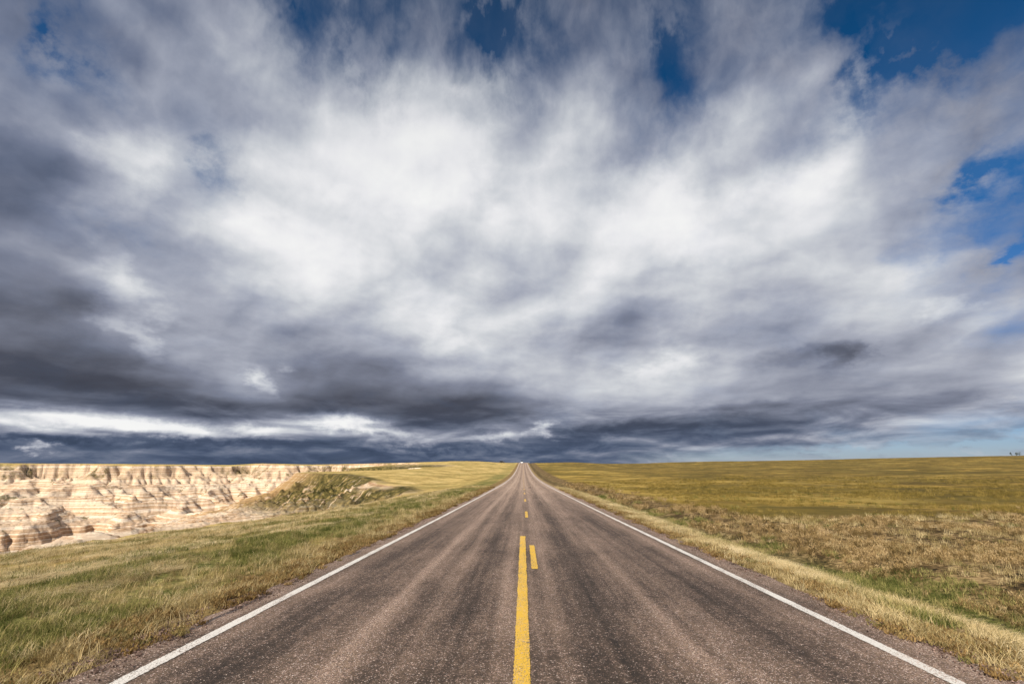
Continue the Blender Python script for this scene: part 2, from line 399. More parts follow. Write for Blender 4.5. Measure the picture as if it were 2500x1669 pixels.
def canyon_base(x, y):
    """raw canyon before erosion (height, inside mask)"""
    sdn = canyon_sd(x, y)
    r = np.hypot(x, y)
    wk = ss(r, 205, 330)
    wob = (fbm(x/55, y/55, 4, 11)*14 + fbm(x/16, y/16, 3, 12)*3.5)*(.12+.88*wk)*ss(r, 90, 160)
    dd = sdn + wob - 2*wk
    p = plateau(x, y)
    dp = np.clip(dd, 0, None)
    # steeper break below the rim on the far side, gentle grassy roll on the near side
    sl = .38 + .30*ss(r, 120, 300)
    drop = 33*(1-np.exp(-dp*sl/33))
    h = p - drop
    n1 = 3.5*fbm(x/40, y/40, 4, 21)
    floor = -33 + 4*fbm(x/90, y/90, 3, 31)
    h = np.maximum(h, floor)
    wx = x + 6*fbm(x/30, y/30, 4, 41); wy = y + 6*fbm(x/30, y/30, 4, 42)
    inside = ss(dd, 0, 10)
    rg = np.maximum(ridge(wx, wy, RG2, .62, 3), ridge(wx, wy, RG1, .5, 4))
    rg = np.maximum(rg, ridge(x, y, RG3, .30, 6))
    for s_ in SPUR: rg = np.maximum(rg, ridge(wx, wy, s_, .6, 3))
    rg = np.minimum(rg, p - .2)
    m = np.maximum(h, rg + .0*n1)
    # soft blend at joins
    h2 = h + (m-h)*inside
    return h2, dd, p

CELL = 1.4
gx = np.arange(-800, -8, CELL); gy = np.arange(-90, 700, CELL)
GX, GY = np.meshgrid(gx, gy)
Z0, DD, PP = canyon_base(GX, GY)
Z0 = Z0 + ss(DD, 0, 12)*(1.3*fbm(GX/7, GY/7, 4, 51))
def erode(Z, mask, it):
    Z = Z.copy(); A = np.ones_like(Z)
    offs = [(-1,-1),(-1,0),(-1,1),(0,-1),(0,1),(1,-1),(1,0),(1,1)]
    ny, nx = Z.shape
    def sh(a, o):
        p = np.pad(a, 1, mode='edge'); return p[1+o[0]:1+o[0]+ny, 1+o[1]:1+o[1]+nx]
    for k in range(it):
        ws = []; tot = 0; smax = np.zeros_like(Z)
        for o in offs:
            L = CELL*math.hypot(*o)
            s = np.maximum(Z - sh(Z, o), 0)/L
            smax = np.maximum(smax, s); s2 = s**2.2; ws.append(s2); tot = tot + s2
        tot = tot + 1e-9
        for _ in range(2):
            An = np.ones_like(Z)
            for o, q in zip(offs, ws):
                An += sh(A*q/tot, (-o[0], -o[1]))
            A = np.minimum(An, 4000)
        hard = .35 + .65*(.5+.5*np.sin(Z*1.35 + 1.2*np.sin(Z*.43)))      # ledges of harder rock
        inc = .024*hard*np.sqrt(A)*np.minimum(smax, 1.2)
        Z = Z - np.minimum(inc, .25)*mask
        if k % 3 == 0:
            lap = (sh(Z,(0,1))+sh(Z,(0,-1))+sh(Z,(1,0))+sh(Z,(-1,0)))/4 - Z
            Z = Z + lap*.05*mask
    return Z, A
MASK = ss(DD, -1, 5)*(.35+.65*ss(np.hypot(GX, GY), 80, 210))
ZE, AA = erode(Z0, MASK, 130)
def samp(G, x, y):
    fx = np.clip((x-gx[0])/CELL, 0, len(gx)-1.001); fy = np.clip((y-gy[0])/CELL, 0, len(gy)-1.001)
    ix = fx.astype(int); iy = fy.astype(int); u = fx-ix; v = fy-iy
    return (G[iy, ix]*(1-u)+G[iy, ix+1]*u)*(1-v) + (G[iy+1, ix]*(1-u)+G[iy+1, ix+1]*u)*v
INC = Z0 - ZE
def height(x, y):
    p = plateau(x, y)
    ing = (x < -9) & (x > -799) & (y > -89) & (y < 699)
    dz_ = np.where(ing, samp(ZE-PP, x, y), 0)
    dd = np.where(ing, samp(DD, x, y), np.where(x < 0, -50, -50))
    # the fine road verge relief only counts outside the canyon
    z = p + np.where(ing, dz_*ss(dd, -6, 1), 0)
    r = np.hypot(x, y)
    inn = ss(dd, 1, 8)
    fl = 1-np.abs(fbm(x/3.4 , y/3.4, 3, 61))*1.6
    lv = z + .5*fbm(x/30, y/30, 2, 63)
    T1 = 2*np.pi/2.6; T2 = 2*np.pi/.9
    z = z + inn*ss(r, 100, 200)*(.80*np.sin(T1*lv)/T1*ss(fbm(x/40, y/40, 2, 64), -.5, .2) + .55*np.sin(T2*lv)/T2)
    z = z + inn*(-.32*fl*ss(r, 60, 150) + .16*fbm(x/1.3, y/1.3, 3, 62))
    return z, dd

# polar sheet centred on the lookout, finest where ground is seen
azs = np.concatenate([np.arange(-180, -62, 2.5), np.arange(-62, -6, .075), np.arange(-6, 56, .17), np.arange(56, 180, 2.5)])*math.pi/180
rs = [0.4]
while rs[-1] < 16000:
    r_ = rs[-1]; rs.append(r_*(1.022 if r_ < 30 else 1.008 if r_ < 90 else 1.0048 if r_ < 720 else 1.012 if r_ < 1300 else 1.05))
rs = np.array(rs)
AZ, RRr = np.meshgrid(azs, rs)
TX = RRr*np.sin(AZ); TY = RRr*np.cos(AZ)
TZ, TD = height(TX, TY)
na, nr = len(azs), len(rs)
co = np.stack([TX, TY, TZ], -1).reshape(-1, 3)
i = np.arange(nr-1)[:, None]*na; j = np.arange(na)[None, :]; j2 = (j+1) % na
quads = np.stack([i+j, i+j2, i+na+j2, i+na+j], -1).reshape(-1, 4)[:, ::-1]
rock = ss(TD + 1.6*fbm(TX/6, TY/6, 3, 71) + .8*fbm(TX/1.5, TY/1.5, 2, 74), .8, 3.2)
slope_r = np.gradient(TZ, axis=0)/np.gradient(RRr, axis=0)
slope_a = np.gradient(TZ, axis=1)/(np.gradient(AZ, axis=1)*RRr)
SL = np.hypot(slope_r, slope_a)
rock = np.maximum(rock, ss(SL, .22, .36)*ss(TD, -5, -1))
# vegetated flank of the butte and of the mound behind it
def blob(cx, cy_, rx, ry, ang=0):
    ca, sa = math.cos(R(ang)), math.sin(R(ang))
    a = (TX-cx)*ca + (TY-cy_)*sa; b = -(TX-cx)*sa + (TY-cy_)*ca
    return np.exp(-((a/rx)**2 + (b/ry)**2)**2)
def stretch(pp, wd):
    m_ = np.zeros(TX.shape)
    for a, b in zip(pp[:-1], pp[1:]):
        d_, _t = seg_dist(TX, TY, a, b); m_ = np.maximum(m_, np.exp(-(d_/wd)**4))
    return m_
veg = np.maximum(stretch([px(735, 1195, 186), px(800, 1190, 170), px(900, 1190, 142), px(1010, 1185, 121)], 24), blob(-105, 338, 36, 22, 0))
veg = veg*(1-.85*stretch([px(880, 1228, 140), px(960, 1205, 128)], 4))
veg2 = stretch([px(905, 1142, 346), px(1050, 1146, 340)], 15)
TZ = TZ + veg*ss(TD, 0, 6)*(1.3*fbm(TX/6, TY/6, 5, 91, .6) - .9*(1-np.abs(fbm((TX+TY)/7, (TX-TY)/22, 3, 92))*2.2))
veg = np.maximum(veg, veg2); rock = np.maximum(rock, veg2)
veg = np.clip(veg, 0, 1)
brn = stretch([px(600, 1225, 215), px(720, 1200, 200), px(760, 1225, 180)], 20)
rimveg = ss(TD, -3, 2)*(1-ss(TD, 5, 24))*ss(RRr, 220, 330)*(.35+1.3*ss(fbm(TX/40, TY/40, 3, 81), -.15, .25))
wet = ss(np.log(np.where((TX < -9) & (TX > -799) & (TY > -89) & (TY < 699), samp(AA, TX, TY), 1)+1), 3.2, 5.2)
rock = np.maximum(rock, veg*ss(TD, -5, -1))
co = np.stack([TX, TY, TZ], -1).reshape(-1, 3)
me = mesh_np('ground', co, quads)
attr(me, 'rock', rock); attr(me, 'veg', veg); attr(me, 'brn', brn); attr(me, 'rimveg', rimveg); attr(me, 'steep', SL); attr(me, 'wash', wet); attr(me, 'cd', TD)

# ground material
mat = bpy.data.materials.new('prairie_and_rock'); mat.use_nodes = True
g = NT(mat.node_tree)
geo = g.n('ShaderNodeNewGeometry')
Pn = geo.outputs['Position']; gxn, gyn, gzn = g.sep(Pn)
rng = g.vm('LENGTH', g.vec(gxn, gyn, 0.0), out=1)
P2 = g.vec(gxn, gyn, 0.0)
nA = g.noise(P2, .020, 4, .55); nB = g.noise(P2, .09, 5, .6); nC = g.noise(P2, .8, 5, .62); nD = g.noise(P2, 7, 4, .65); nE = g.noise(P2, 30, 3, .6)
# streaked swards lying along the wind
Ps = g.vec(g.m('MULTIPLY', gxn, .30), gyn, 0.0)
nS = g.noise(Ps, .35, 5, .6, .6)
# right field
rf = g.ramp(g.m('ADD', g.m('MULTIPLY', nB, .55), g.m('MULTIPLY', nS, .45)), [(.30, srgb(96, 82, 42)), (.43, srgb(136, 112, 54)), (.52, srgb(166, 136, 66)), (.68, srgb(192, 160, 90))])
olive = g.ramp(nC, [(.3, srgb(64, 62, 34)), (.7, srgb(120, 108, 58))])
rf = g.mix(g.m('MULTIPLY', g.mr(nA, .48, .64), .55), rf, olive)
rf = g.mix(g.m('MULTIPLY', g.mr(nS, .52, .66), .45), rf, srgb(86, 84, 46))
nF = g.noise(g.vec(g.m('MULTIPLY', gxn, .45), gyn, 0.0), .22, 6, .68, .5)
rf = g.mix(g.m('MULTIPLY', g.mr(nF, .50, .60), .62), rf, g.mix(g.mr(nA, .45, .55), srgb(78, 72, 36), srgb(104, 86, 44)))
rf = g.mix(g.m('MULTIPLY', g.mr(nC, .52, .66), .35), rf, srgb(92, 78, 40))
nG = g.noise(g.vec(gxn, g.m('MULTIPLY', gyn, .55), 0.0), .05, 6, .68)
rf = g.mix(g.m('MULTIPLY', g.mr(nG, .49, .58), .55), rf, srgb(88, 80, 38))
rf = g.mix(g.m('MULTIPLY', g.mr(nG, .47, .38), .35), rf, srgb(190, 164, 88))
# dull brown stubble close on the right
stub = g.ramp(g.m('ADD', g.m('MULTIPLY', nC, .5), g.m('MULTIPLY', nD, .5)), [(.38, srgb(48, 40, 26)), (.5, srgb(104, 84, 54)), (.64, srgb(176, 148, 104))])
jig = g.m('MULTIPLY', g.m('SUBTRACT', nB, .5), 9.0)
inner = g.m('MAXIMUM', g.mr(g.m('ADD', gyn, jig), 24, 28.5, 1, 0), g.mr(g.m('ADD', gxn, g.m('MULTIPLY', jig, .3)), 10.8, 12.4, 1, 0))
rf = g.mix(g.m('MULTIPLY', g.mr(g.m('ADD', gyn, jig), 27, 42, .6, 0), g.mr(gxn, 14, 26)), rf, srgb(84, 68, 40))
rf = g.mix(inner, rf, stub)
# browner range land far right; vignette and cloud shade darkened into its colour
far_brown_shade = g.m('MAXIMUM', g.m('MULTIPLY', g.mr(gxn, 250, 600), g.mr(nA, .36, .6, .3, .9)), g.m('MULTIPLY', g.mr(gxn, 16, 60), g.mr(nF, .40, .58, .15, .6)))
rf = g.mix(far_brown_shade, rf, srgb(84, 70, 40))
# left verge and benches: pale gold
lf = g.ramp(g.m('ADD', g.m('MULTIPLY', nB, .5), g.m('MULTIPLY', nS, .5)), [(.32, srgb(128, 112, 62)), (.44, srgb(174, 148, 88)), (.54, srgb(208, 178, 112)), (.7, srgb(226, 198, 138))])
lf = g.mix(g.m('MULTIPLY', g.mr(nF, .52, .62), .45), lf, srgb(140, 122, 72))
lf = g.mix(g.m('MULTIPLY', g.mr(nG, .50, .60), .50), lf, srgb(134, 122, 66))
lf = g.mix(g.m('MULTIPLY', g.mr(nC, .5, .62), g.mr(rng, 30, 90, .7, .25)), lf, srgb(96, 96, 48))
gp = g.mr(gxn, -2, 2)
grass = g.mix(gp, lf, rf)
# roadside bands
def band(x0, x1, soft=.7, wob=1.4):
    xx = g.m('ADD', gxn, g.m('MULTIPLY', g.m('SUBTRACT', g.noise(P2, .35, 4, .6), .5), wob*2))
    return g.m('MULTIPLY', g.mr(xx, x0-soft, x0+soft), g.mr(xx, x1-soft, x1+soft, 1, 0))
green = g.ramp(nD, [(.3, srgb(60, 66, 32)), (.6, srgb(108, 112, 58)), (.8, srgb(160, 150, 90))])
grass = g.mix(g.m('MULTIPLY', band(-11, -5.6, 1.2, 3.4), g.m('MULTIPLY', g.mr(gyn, 60, 330, .85, .25), g.mr(nB, .38, .56, .25, 1))), grass, green)
grass = g.mix(g.m('MULTIPLY', band(6.6, 8.8, .5, .8), g.m('MULTIPLY', g.mr(gyn, 40, 100, .75, .15), g.mr(nB, .4, .55, .4, 1))), grass, green)
weeds = g.ramp(nD, [(.3, srgb(84, 66, 42)), (.55, srgb(140, 114, 74)), (.8, srgb(182, 156, 112))])
grass = g.mix(g.m('MULTIPLY', band(-5.6, -3.8, .3, .5), .9), grass, weeds)
grass = g.mix(g.m('MULTIPLY', band(4.2, 5.4, .3, .5), .9), grass, g.mix(.4, weeds, srgb(176, 156, 110)))
fine = g.m('ADD', .72, g.m('MULTIPLY', g.m('ADD', g.m('MULTIPLY', nD, .6), g.m('MULTIPLY', nE, .4)), .56))
grass = g.mix(1.0, grass, g.vec(fine, fine, fine), 'MULTIPLY')
# banded rock
zw = g.m('ADD', gzn, g.m('MULTIPLY', g.m('SUBTRACT', g.noise(P2, .03, 3, .5), .5), 3.0))
lay = g.noise(None, 1.0, 3, .65, 0, dim='1D', w=g.m('MULTIPLY', zw, .62))
lay2 = g.noise(None, 1.0, 2, .6, 0, dim='1D', w=g.m('MULTIPLY', zw, 3.1))
rk = g.ramp(lay, [(.30, srgb(238, 220, 198)), (.42, srgb(232, 214, 188)), (.49, srgb(216, 190, 158)), (.52, srgb(164, 126, 90)), (.58, srgb(182, 146, 110)), (.61, srgb(226, 200, 168)), (.75, srgb(236, 220, 196))])
rk = g.mix(g.m('MULTIPLY', g.mr(lay2, .5, .60), .42), rk, srgb(186, 154, 124))
rn = g.noise(Pn, .35, 6, .62, dim='3D')
rk = g.mix(g.m('MULTIPLY', g.mr(rn, .42, .62), .4), rk, srgb(232, 198, 168))
rk = g.mix(g.m('MULTIPLY', g.mr(g.noise(Pn, 1.4, 5, .65, dim='3D'), .5, .68), .35), rk, srgb(172, 138, 104))
fl = g.mr(g.at('steep'), .18, .42, 1, 0)
rk = g.mix(g.m('MULTIPLY', fl, .6), rk, srgb(222, 196, 166))
# scrub in washes and on ledges
dk = g.m('MULTIPLY', g.at('wash'), g.mr(g.noise(P2, .22, 5, .65), .50, .6))
rk = g.mix(g.m('MULTIPLY', dk, .8), rk, srgb(92, 82, 54))
spot = g.mr(g.noise(P2, .11, 6, .7), .62, .68)
rk = g.mix(g.m('MULTIPLY', spot, .75), rk, srgb(96, 90, 56))
# vegetated slopes
flow = g.noise(g.vec(g.m('ADD', g.m('MULTIPLY', gxn, .75), g.m('MULTIPLY', gyn, -.62)), g.m('MULTIPLY', g.m('ADD', g.m('MULTIPLY', gxn, .62), g.m('MULTIPLY', gyn, .75)), .12), 0.0), .55, 6, .65)
vg = g.ramp(g.noise(Pn, .6, 6, .7, dim='3D'), [(.36, srgb(44, 44, 24)), (.5, srgb(84, 76, 40)), (.64, srgb(146, 126, 78))])
vm_ = g.m('MULTIPLY', g.at('veg'), g.mr(flow, .30, .44, .15, 1))
bm_ = g.m('MULTIPLY', g.at('brn'), g.mr(flow, .34, .5, .35, .9))
rk = g.mix(bm_, rk, srgb(166, 132, 88))
rk = g.mix(vm_, rk, vg)
rk = g.mix(g.m('MULTIPLY', g.at('rimveg'), g.mr(g.noise(P2, .16, 6, .7), .36, .66, 0, .6)), rk, vg)
rmask = g.m('ADD', g.at('rock'), 0.0, clamp=True)
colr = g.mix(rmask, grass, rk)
colr = g.mix(g.m('MULTIPLY', g.m('MULTIPLY', g.at('veg'), g.mr(g.at('cd'), -14, -1)), .0), colr, vg)
bmp = g.n('ShaderNodeBump', ins={'Strength': .9, 'Distance': .12, 'Height': g.m('ADD', g.m('ADD', nD, g.m('MULTIPLY', nC, 1.6)), g.m('MULTIPLY', nE, .35))})
bmp2 = g.n('ShaderNodeBump', ins={'Strength': .7, 'Distance': .3, 'Height': g.m('ADD', g.noise(Pn, 1.6, 6, .66, dim='3D'), g.m('MULTIPLY', lay2, .5)), 'Normal': bmp.outputs[0]})
nrm = g.n('ShaderNodeMix', data_type='VECTOR')
g.t.links.new(rmask, nrm.inputs[0]); g.t.links.new(bmp.outputs[0], nrm.inputs[4]); g.t.links.new(bmp2.outputs[0], nrm.inputs[5])
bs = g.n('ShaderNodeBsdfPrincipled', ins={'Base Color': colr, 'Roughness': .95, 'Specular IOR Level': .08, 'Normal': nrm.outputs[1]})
g.n('ShaderNodeOutputMaterial', ins={'Surface': bs.outputs[0]})
link('ground', me, mat, kind='structure', label='grass plateau broken by a pale banded badlands canyon')

# ------------------------------------------------------------------ road
ys = [-60.0]
while ys[-1] < 1050:
    y_ = ys[-1]; ys.append(y_ + max(.25, abs(y_)*.012))
ys = np.array(ys)
def edge_wob(y, s): return .09*fbm(y/1.3, y*0+3, 3, s) + .05*gn(y/.22, y*0+9, s)
xc = [XL-.02, XL, -3.0, -1.8, -.6, .15, .9, 2.1, 3.2, XR, XR+.02]
rows = []
for ii, x_ in enumerate(xc):
    crown = -.018*abs(x_-.15)*.6
    xx = np.full(len(ys), x_)
    if ii <= 1: xx = xx + edge_wob(ys, 5)
    if ii >= len(xc)-2: xx = xx + edge_wob(ys, 8)
    zz = prof(ys) + crown + .045
    if ii in (0, len(xc)-1): zz = zz - .35
    rows.append(np.stack([xx, ys, zz], -1))
V = np.stack(rows, 1); ncx = len(xc)
i = np.arange(len(ys)-1)[:, None]*ncx; j = np.arange(ncx-1)[None, :]
Q = np.stack([i+j, i+j+1, i+ncx+j+1, i+ncx+j], -1).reshape(-1, 4)
rme = mesh_np('road', V.reshape(-1, 3), Q, smooth=False)
def road_z(x, y): return prof(y) - .018*abs(x-.15)*.6 + .045
rm = bpy.data.materials.new('chip_seal'); rm.use_nodes = True
q = NT(rm.node_tree)
ge = q.n('ShaderNodeNewGeometry'); pos = ge.outputs['Position']; rx, ry, rz_ = q.sep(pos)
p2 = q.vec(rx, ry, 0.0)
def road_base(q, p2, rx, ry):
    st = q.vec(rx, q.m('MULTIPLY', ry, .02), 0.0)
    s1 = q.noise(st, 1.5, 4, .6, .0); s2 = q.noise(st, 6.0, 4, .6)
    blot = q.noise(q.vec(rx, q.m('MULTIPLY', ry, .35), 0.0), .9, 5, .6, .4)
    # wheel tracks: dark bitumen on the right lane, pale worn stripe on the left lane
    def trk(c, wd, amt):
        dxx = q.m('DIVIDE', q.m('ADD', q.m('SUBTRACT', rx, c), q.m('MULTIPLY', q.m('SUBTRACT', q.noise(q.vec(0.0, ry, 0.0), .05, 2, .5), .5), .08)), wd)
        return q.m('MULTIPLY', q.m('EXPONENT', q.m('MULTIPLY', q.m('MULTIPLY', dxx, dxx), -1.0)), amt)
    tone = q.m('ADD', q.m('MULTIPLY', q.m('SUBTRACT', s1, .5), .34), q.m('MULTIPLY', q.m('SUBTRACT', s2, .5), .45))
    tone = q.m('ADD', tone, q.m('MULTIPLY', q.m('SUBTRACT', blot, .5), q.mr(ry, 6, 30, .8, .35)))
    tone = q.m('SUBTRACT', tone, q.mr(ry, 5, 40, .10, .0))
    for c, wd, a in ((-1.78, .13, .46), (-1.15, .12, .16), (-.75, .30, -.20), (-2.75, .35, -.16), (-.28, .10, .10), (.42, .14, .16), (1.05, .30, -.22), (1.75, .22, .13), (2.75, .34, -.18), (3.45, .10, .14), (-3.3, .14, .06), (4.15, .3, .16), (-3.9, .25, .18)):
        tone = q.m('ADD', tone, trk(c, wd, a))
    tone = q.m('ADD', tone, q.m('MULTIPLY', q.m('SUBTRACT', q.noise(p2, 11, 4, .7), .5), .55))
    tone = q.m('ADD', tone, q.m('MULTIPLY', q.m('SUBTRACT', q.noise(q.vec(rx, q.m('MULTIPLY', ry, .7), 0.0), 2.6, 4, .65), .5), .30))
    tone = q.m('ADD', q.m('MULTIPLY', tone, .9), .04)
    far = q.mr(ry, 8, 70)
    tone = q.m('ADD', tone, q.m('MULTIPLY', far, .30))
    vor = q.n('ShaderNodeTexVoronoi', feature='F1', ins={'Vector': p2, 'Scale': 110.0})
    cr, cg, cb = q.sep(vor.outputs['Color'])
    vor2 = q.n('ShaderNodeTexVoronoi', feature='F1', ins={'Vector': p2, 'Scale': 66.0})
    c2r, _, c2b = q.sep(vor2.outputs['Color'])
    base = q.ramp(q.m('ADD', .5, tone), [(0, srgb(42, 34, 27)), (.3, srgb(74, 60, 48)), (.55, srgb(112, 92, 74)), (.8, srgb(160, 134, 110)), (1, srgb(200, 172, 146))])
    # stone chips: mostly near the base tone, some pale pink or quartz white, some dark binder
    chip = q.ramp(cr, [(0, srgb(48, 40, 36)), (.35, srgb(92, 75, 66)), (.65, srgb(134, 108, 94)), (.82, srgb(188, 156, 138)), (.95, srgb(230, 204, 188)), (1, srgb(244, 230, 216))])
    # how many chips are bare rises with tone
    bare = q.mr(q.m('ADD', q.m('ADD', c2r, q.m('MULTIPLY', cb, .5)), q.m('MULTIPLY', tone, 1.1)), .58, .98)
    near = q.mr(ry, 14, 80, .82, .5)
    c = q.mix(q.m('MULTIPLY', bare, near), base, chip)
    dark = q.m('MULTIPLY', q.mr(cg, .70, .9), q.mr(q.m('ADD', tone, .5), .2, .8, .75, .25))
    c = q.mix(q.m('MULTIPLY', dark, near), c, srgb(34, 29, 29))
    hgt = q.m('ADD', q.m('MULTIPLY', cr, .6), q.m('SUBTRACT', 1.0, vor.outputs['Distance']))
    return c, hgt, cr, c2r, tone
c, hgt, cr_, c2_, tone_ = road_base(q, p2, rx, ry)
tar = q.m('MULTIPLY', q.mr(q.m('ABSOLUTE', q.m('ADD', q.m('ADD', rx, 3.90), q.m('MULTIPLY', q.m('SUBTRACT', q.noise(p2, .6, 4, .6), .5), .25))), .02, .06, 1, 0), q.mr(q.noise(q.vec(0.0, ry, 0.0), .35, 2, .5), .50, .56))
c = q.mix(q.m('MULTIPLY', tar, .8), c, srgb(52, 48, 50))
bp = q.n('ShaderNodeBump', ins={'Strength': .55, 'Distance': .008, 'Height': hgt})
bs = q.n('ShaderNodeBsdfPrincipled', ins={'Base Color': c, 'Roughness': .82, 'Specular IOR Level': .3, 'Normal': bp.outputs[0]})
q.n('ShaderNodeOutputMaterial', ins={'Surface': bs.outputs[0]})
roado = link('road', rme, rm, kind='structure', label='straight two-lane chip seal road running to the crest')

def paint(name, rgb, wear):
    m = bpy.data.materials.new(name); m.use_nodes = True; q = NT(m.node_tree)
    ge = q.n('ShaderNodeNewGeometry'); rx, ry, _ = q.sep(ge.outputs['Position']); p2 = q.vec(rx, ry, 0.0)
    c, hgt, cr, c2, tone = road_base(q, p2, rx, ry)
    big = q.noise(q.vec(rx, q.m('MULTIPLY', ry, .5), 0.0), 2.2, 4, .65)
    fine = q.noise(p2, 60, 3, .6)
    wr = q.m('ADD', q.m('ADD', q.m('MULTIPLY', cr, .45), q.m('MULTIPLY', fine, .5)), q.m('MULTIPLY', big, .55))
    k = q.mr(wr, wear, wear+.10)
    pc = q.mix(q.m('MULTIPLY', q.mr(big, .4, .7), .35), rgb, tuple(min(1, x*1.0+.06) for x in rgb[:3])+(1,))
    pc = q.mix(q.m('MULTIPLY', fine, .28), pc, srgb(120, 100, 80))
    cc = q.mix(k, pc, c)
    bp = q.n('ShaderNodeBump', ins={'Strength': .5, 'Distance': .006, 'Height': hgt})
    bs = q.n('ShaderNodeBsdfPrincipled', ins={'Base Color': cc, 'Roughness': .7, 'Specular IOR Level': .35, 'Normal': bp.outputs[0]})
    q.n('ShaderNodeOutputMaterial', ins={'Surface': bs.outputs[0]})
    return m
white = paint('white_paint', srgb(228, 222, 212), .84)
yellow = paint('yellow_paint', srgb(230, 182, 50), .84)
def stripe(name, xm, wd, y0, y1, mat, seed):
    yy = [y0]
    while yy[-1] < y1: yy.append(min(y1, yy[-1]+max(.035, yy[-1]*.006)))
    yy = np.array(yy)
    jl = .010*gn(yy/.05, yy*0+1, seed) + .010*gn(yy/.4, yy*0+5, seed); jr = .010*gn(yy/.05, yy*0+2, seed+1) + .010*gn(yy/.5, yy*0+7, seed)
    L = np.stack([xm-wd/2+jl, yy, road_z(xm-wd/2, yy)+.005], -1)
    Rr = np.stack([xm+wd/2+jr, yy, road_z(xm+wd/2, yy)+.005], -1)
    # follow the same facets as the road below
    for E in (L, Rr):
        k = np.clip(np.searchsorted(ys, yy)-1, 0, len(ys)-2); tt = (yy-ys[k])/(ys[k+1]-ys[k])
        xa = E[:, 0]
        zb = prof(ys[k])*(1-tt)+prof(ys[k+1])*tt
        cx = np.array([x for x in xc]); cz = -.018*np.abs(cx-.15)*.6
        E[:, 2] = zb + np.interp(xa, cx, cz) + .045 + .005 + yy*2e-5
    V = np.stack([L, Rr], 1).reshape(-1, 3); n = len(yy)
    a = np.arange(n-1)*2
    Q = np.stack([a, a+1, a+3, a+2], -1)
    return link(name, mesh_np(name, V, Q, False), mat, roado)
stripe('edge_line', LL, .135, .5, 620, white, 1)['label'] = 'white line along the left road edge'
stripe('edge_line', LR, .135, .5, 620, white, 3)['label'] = 'white line along the right road edge'
stripe('centre_line', -.02, .15, .5, 15.0, yellow, 5)['label'] = 'solid yellow line ending ahead of the viewer'
for k, (xd, y0, y1) in enumerate([(.21, 9.9, 13.1), (.14, 21.4, 24.9), (.13, 33.8, 36.9), (.12, 46.0, 49.0), (.12, 58.2, 61.2), (.12, 70.4, 73.4)] + [(.12, 82.6+12.2*i, 85.6+12.2*i) for i in range(30)]):
    stripe('centre_dash', xd, .12, y0, y1, yellow, 10+k)

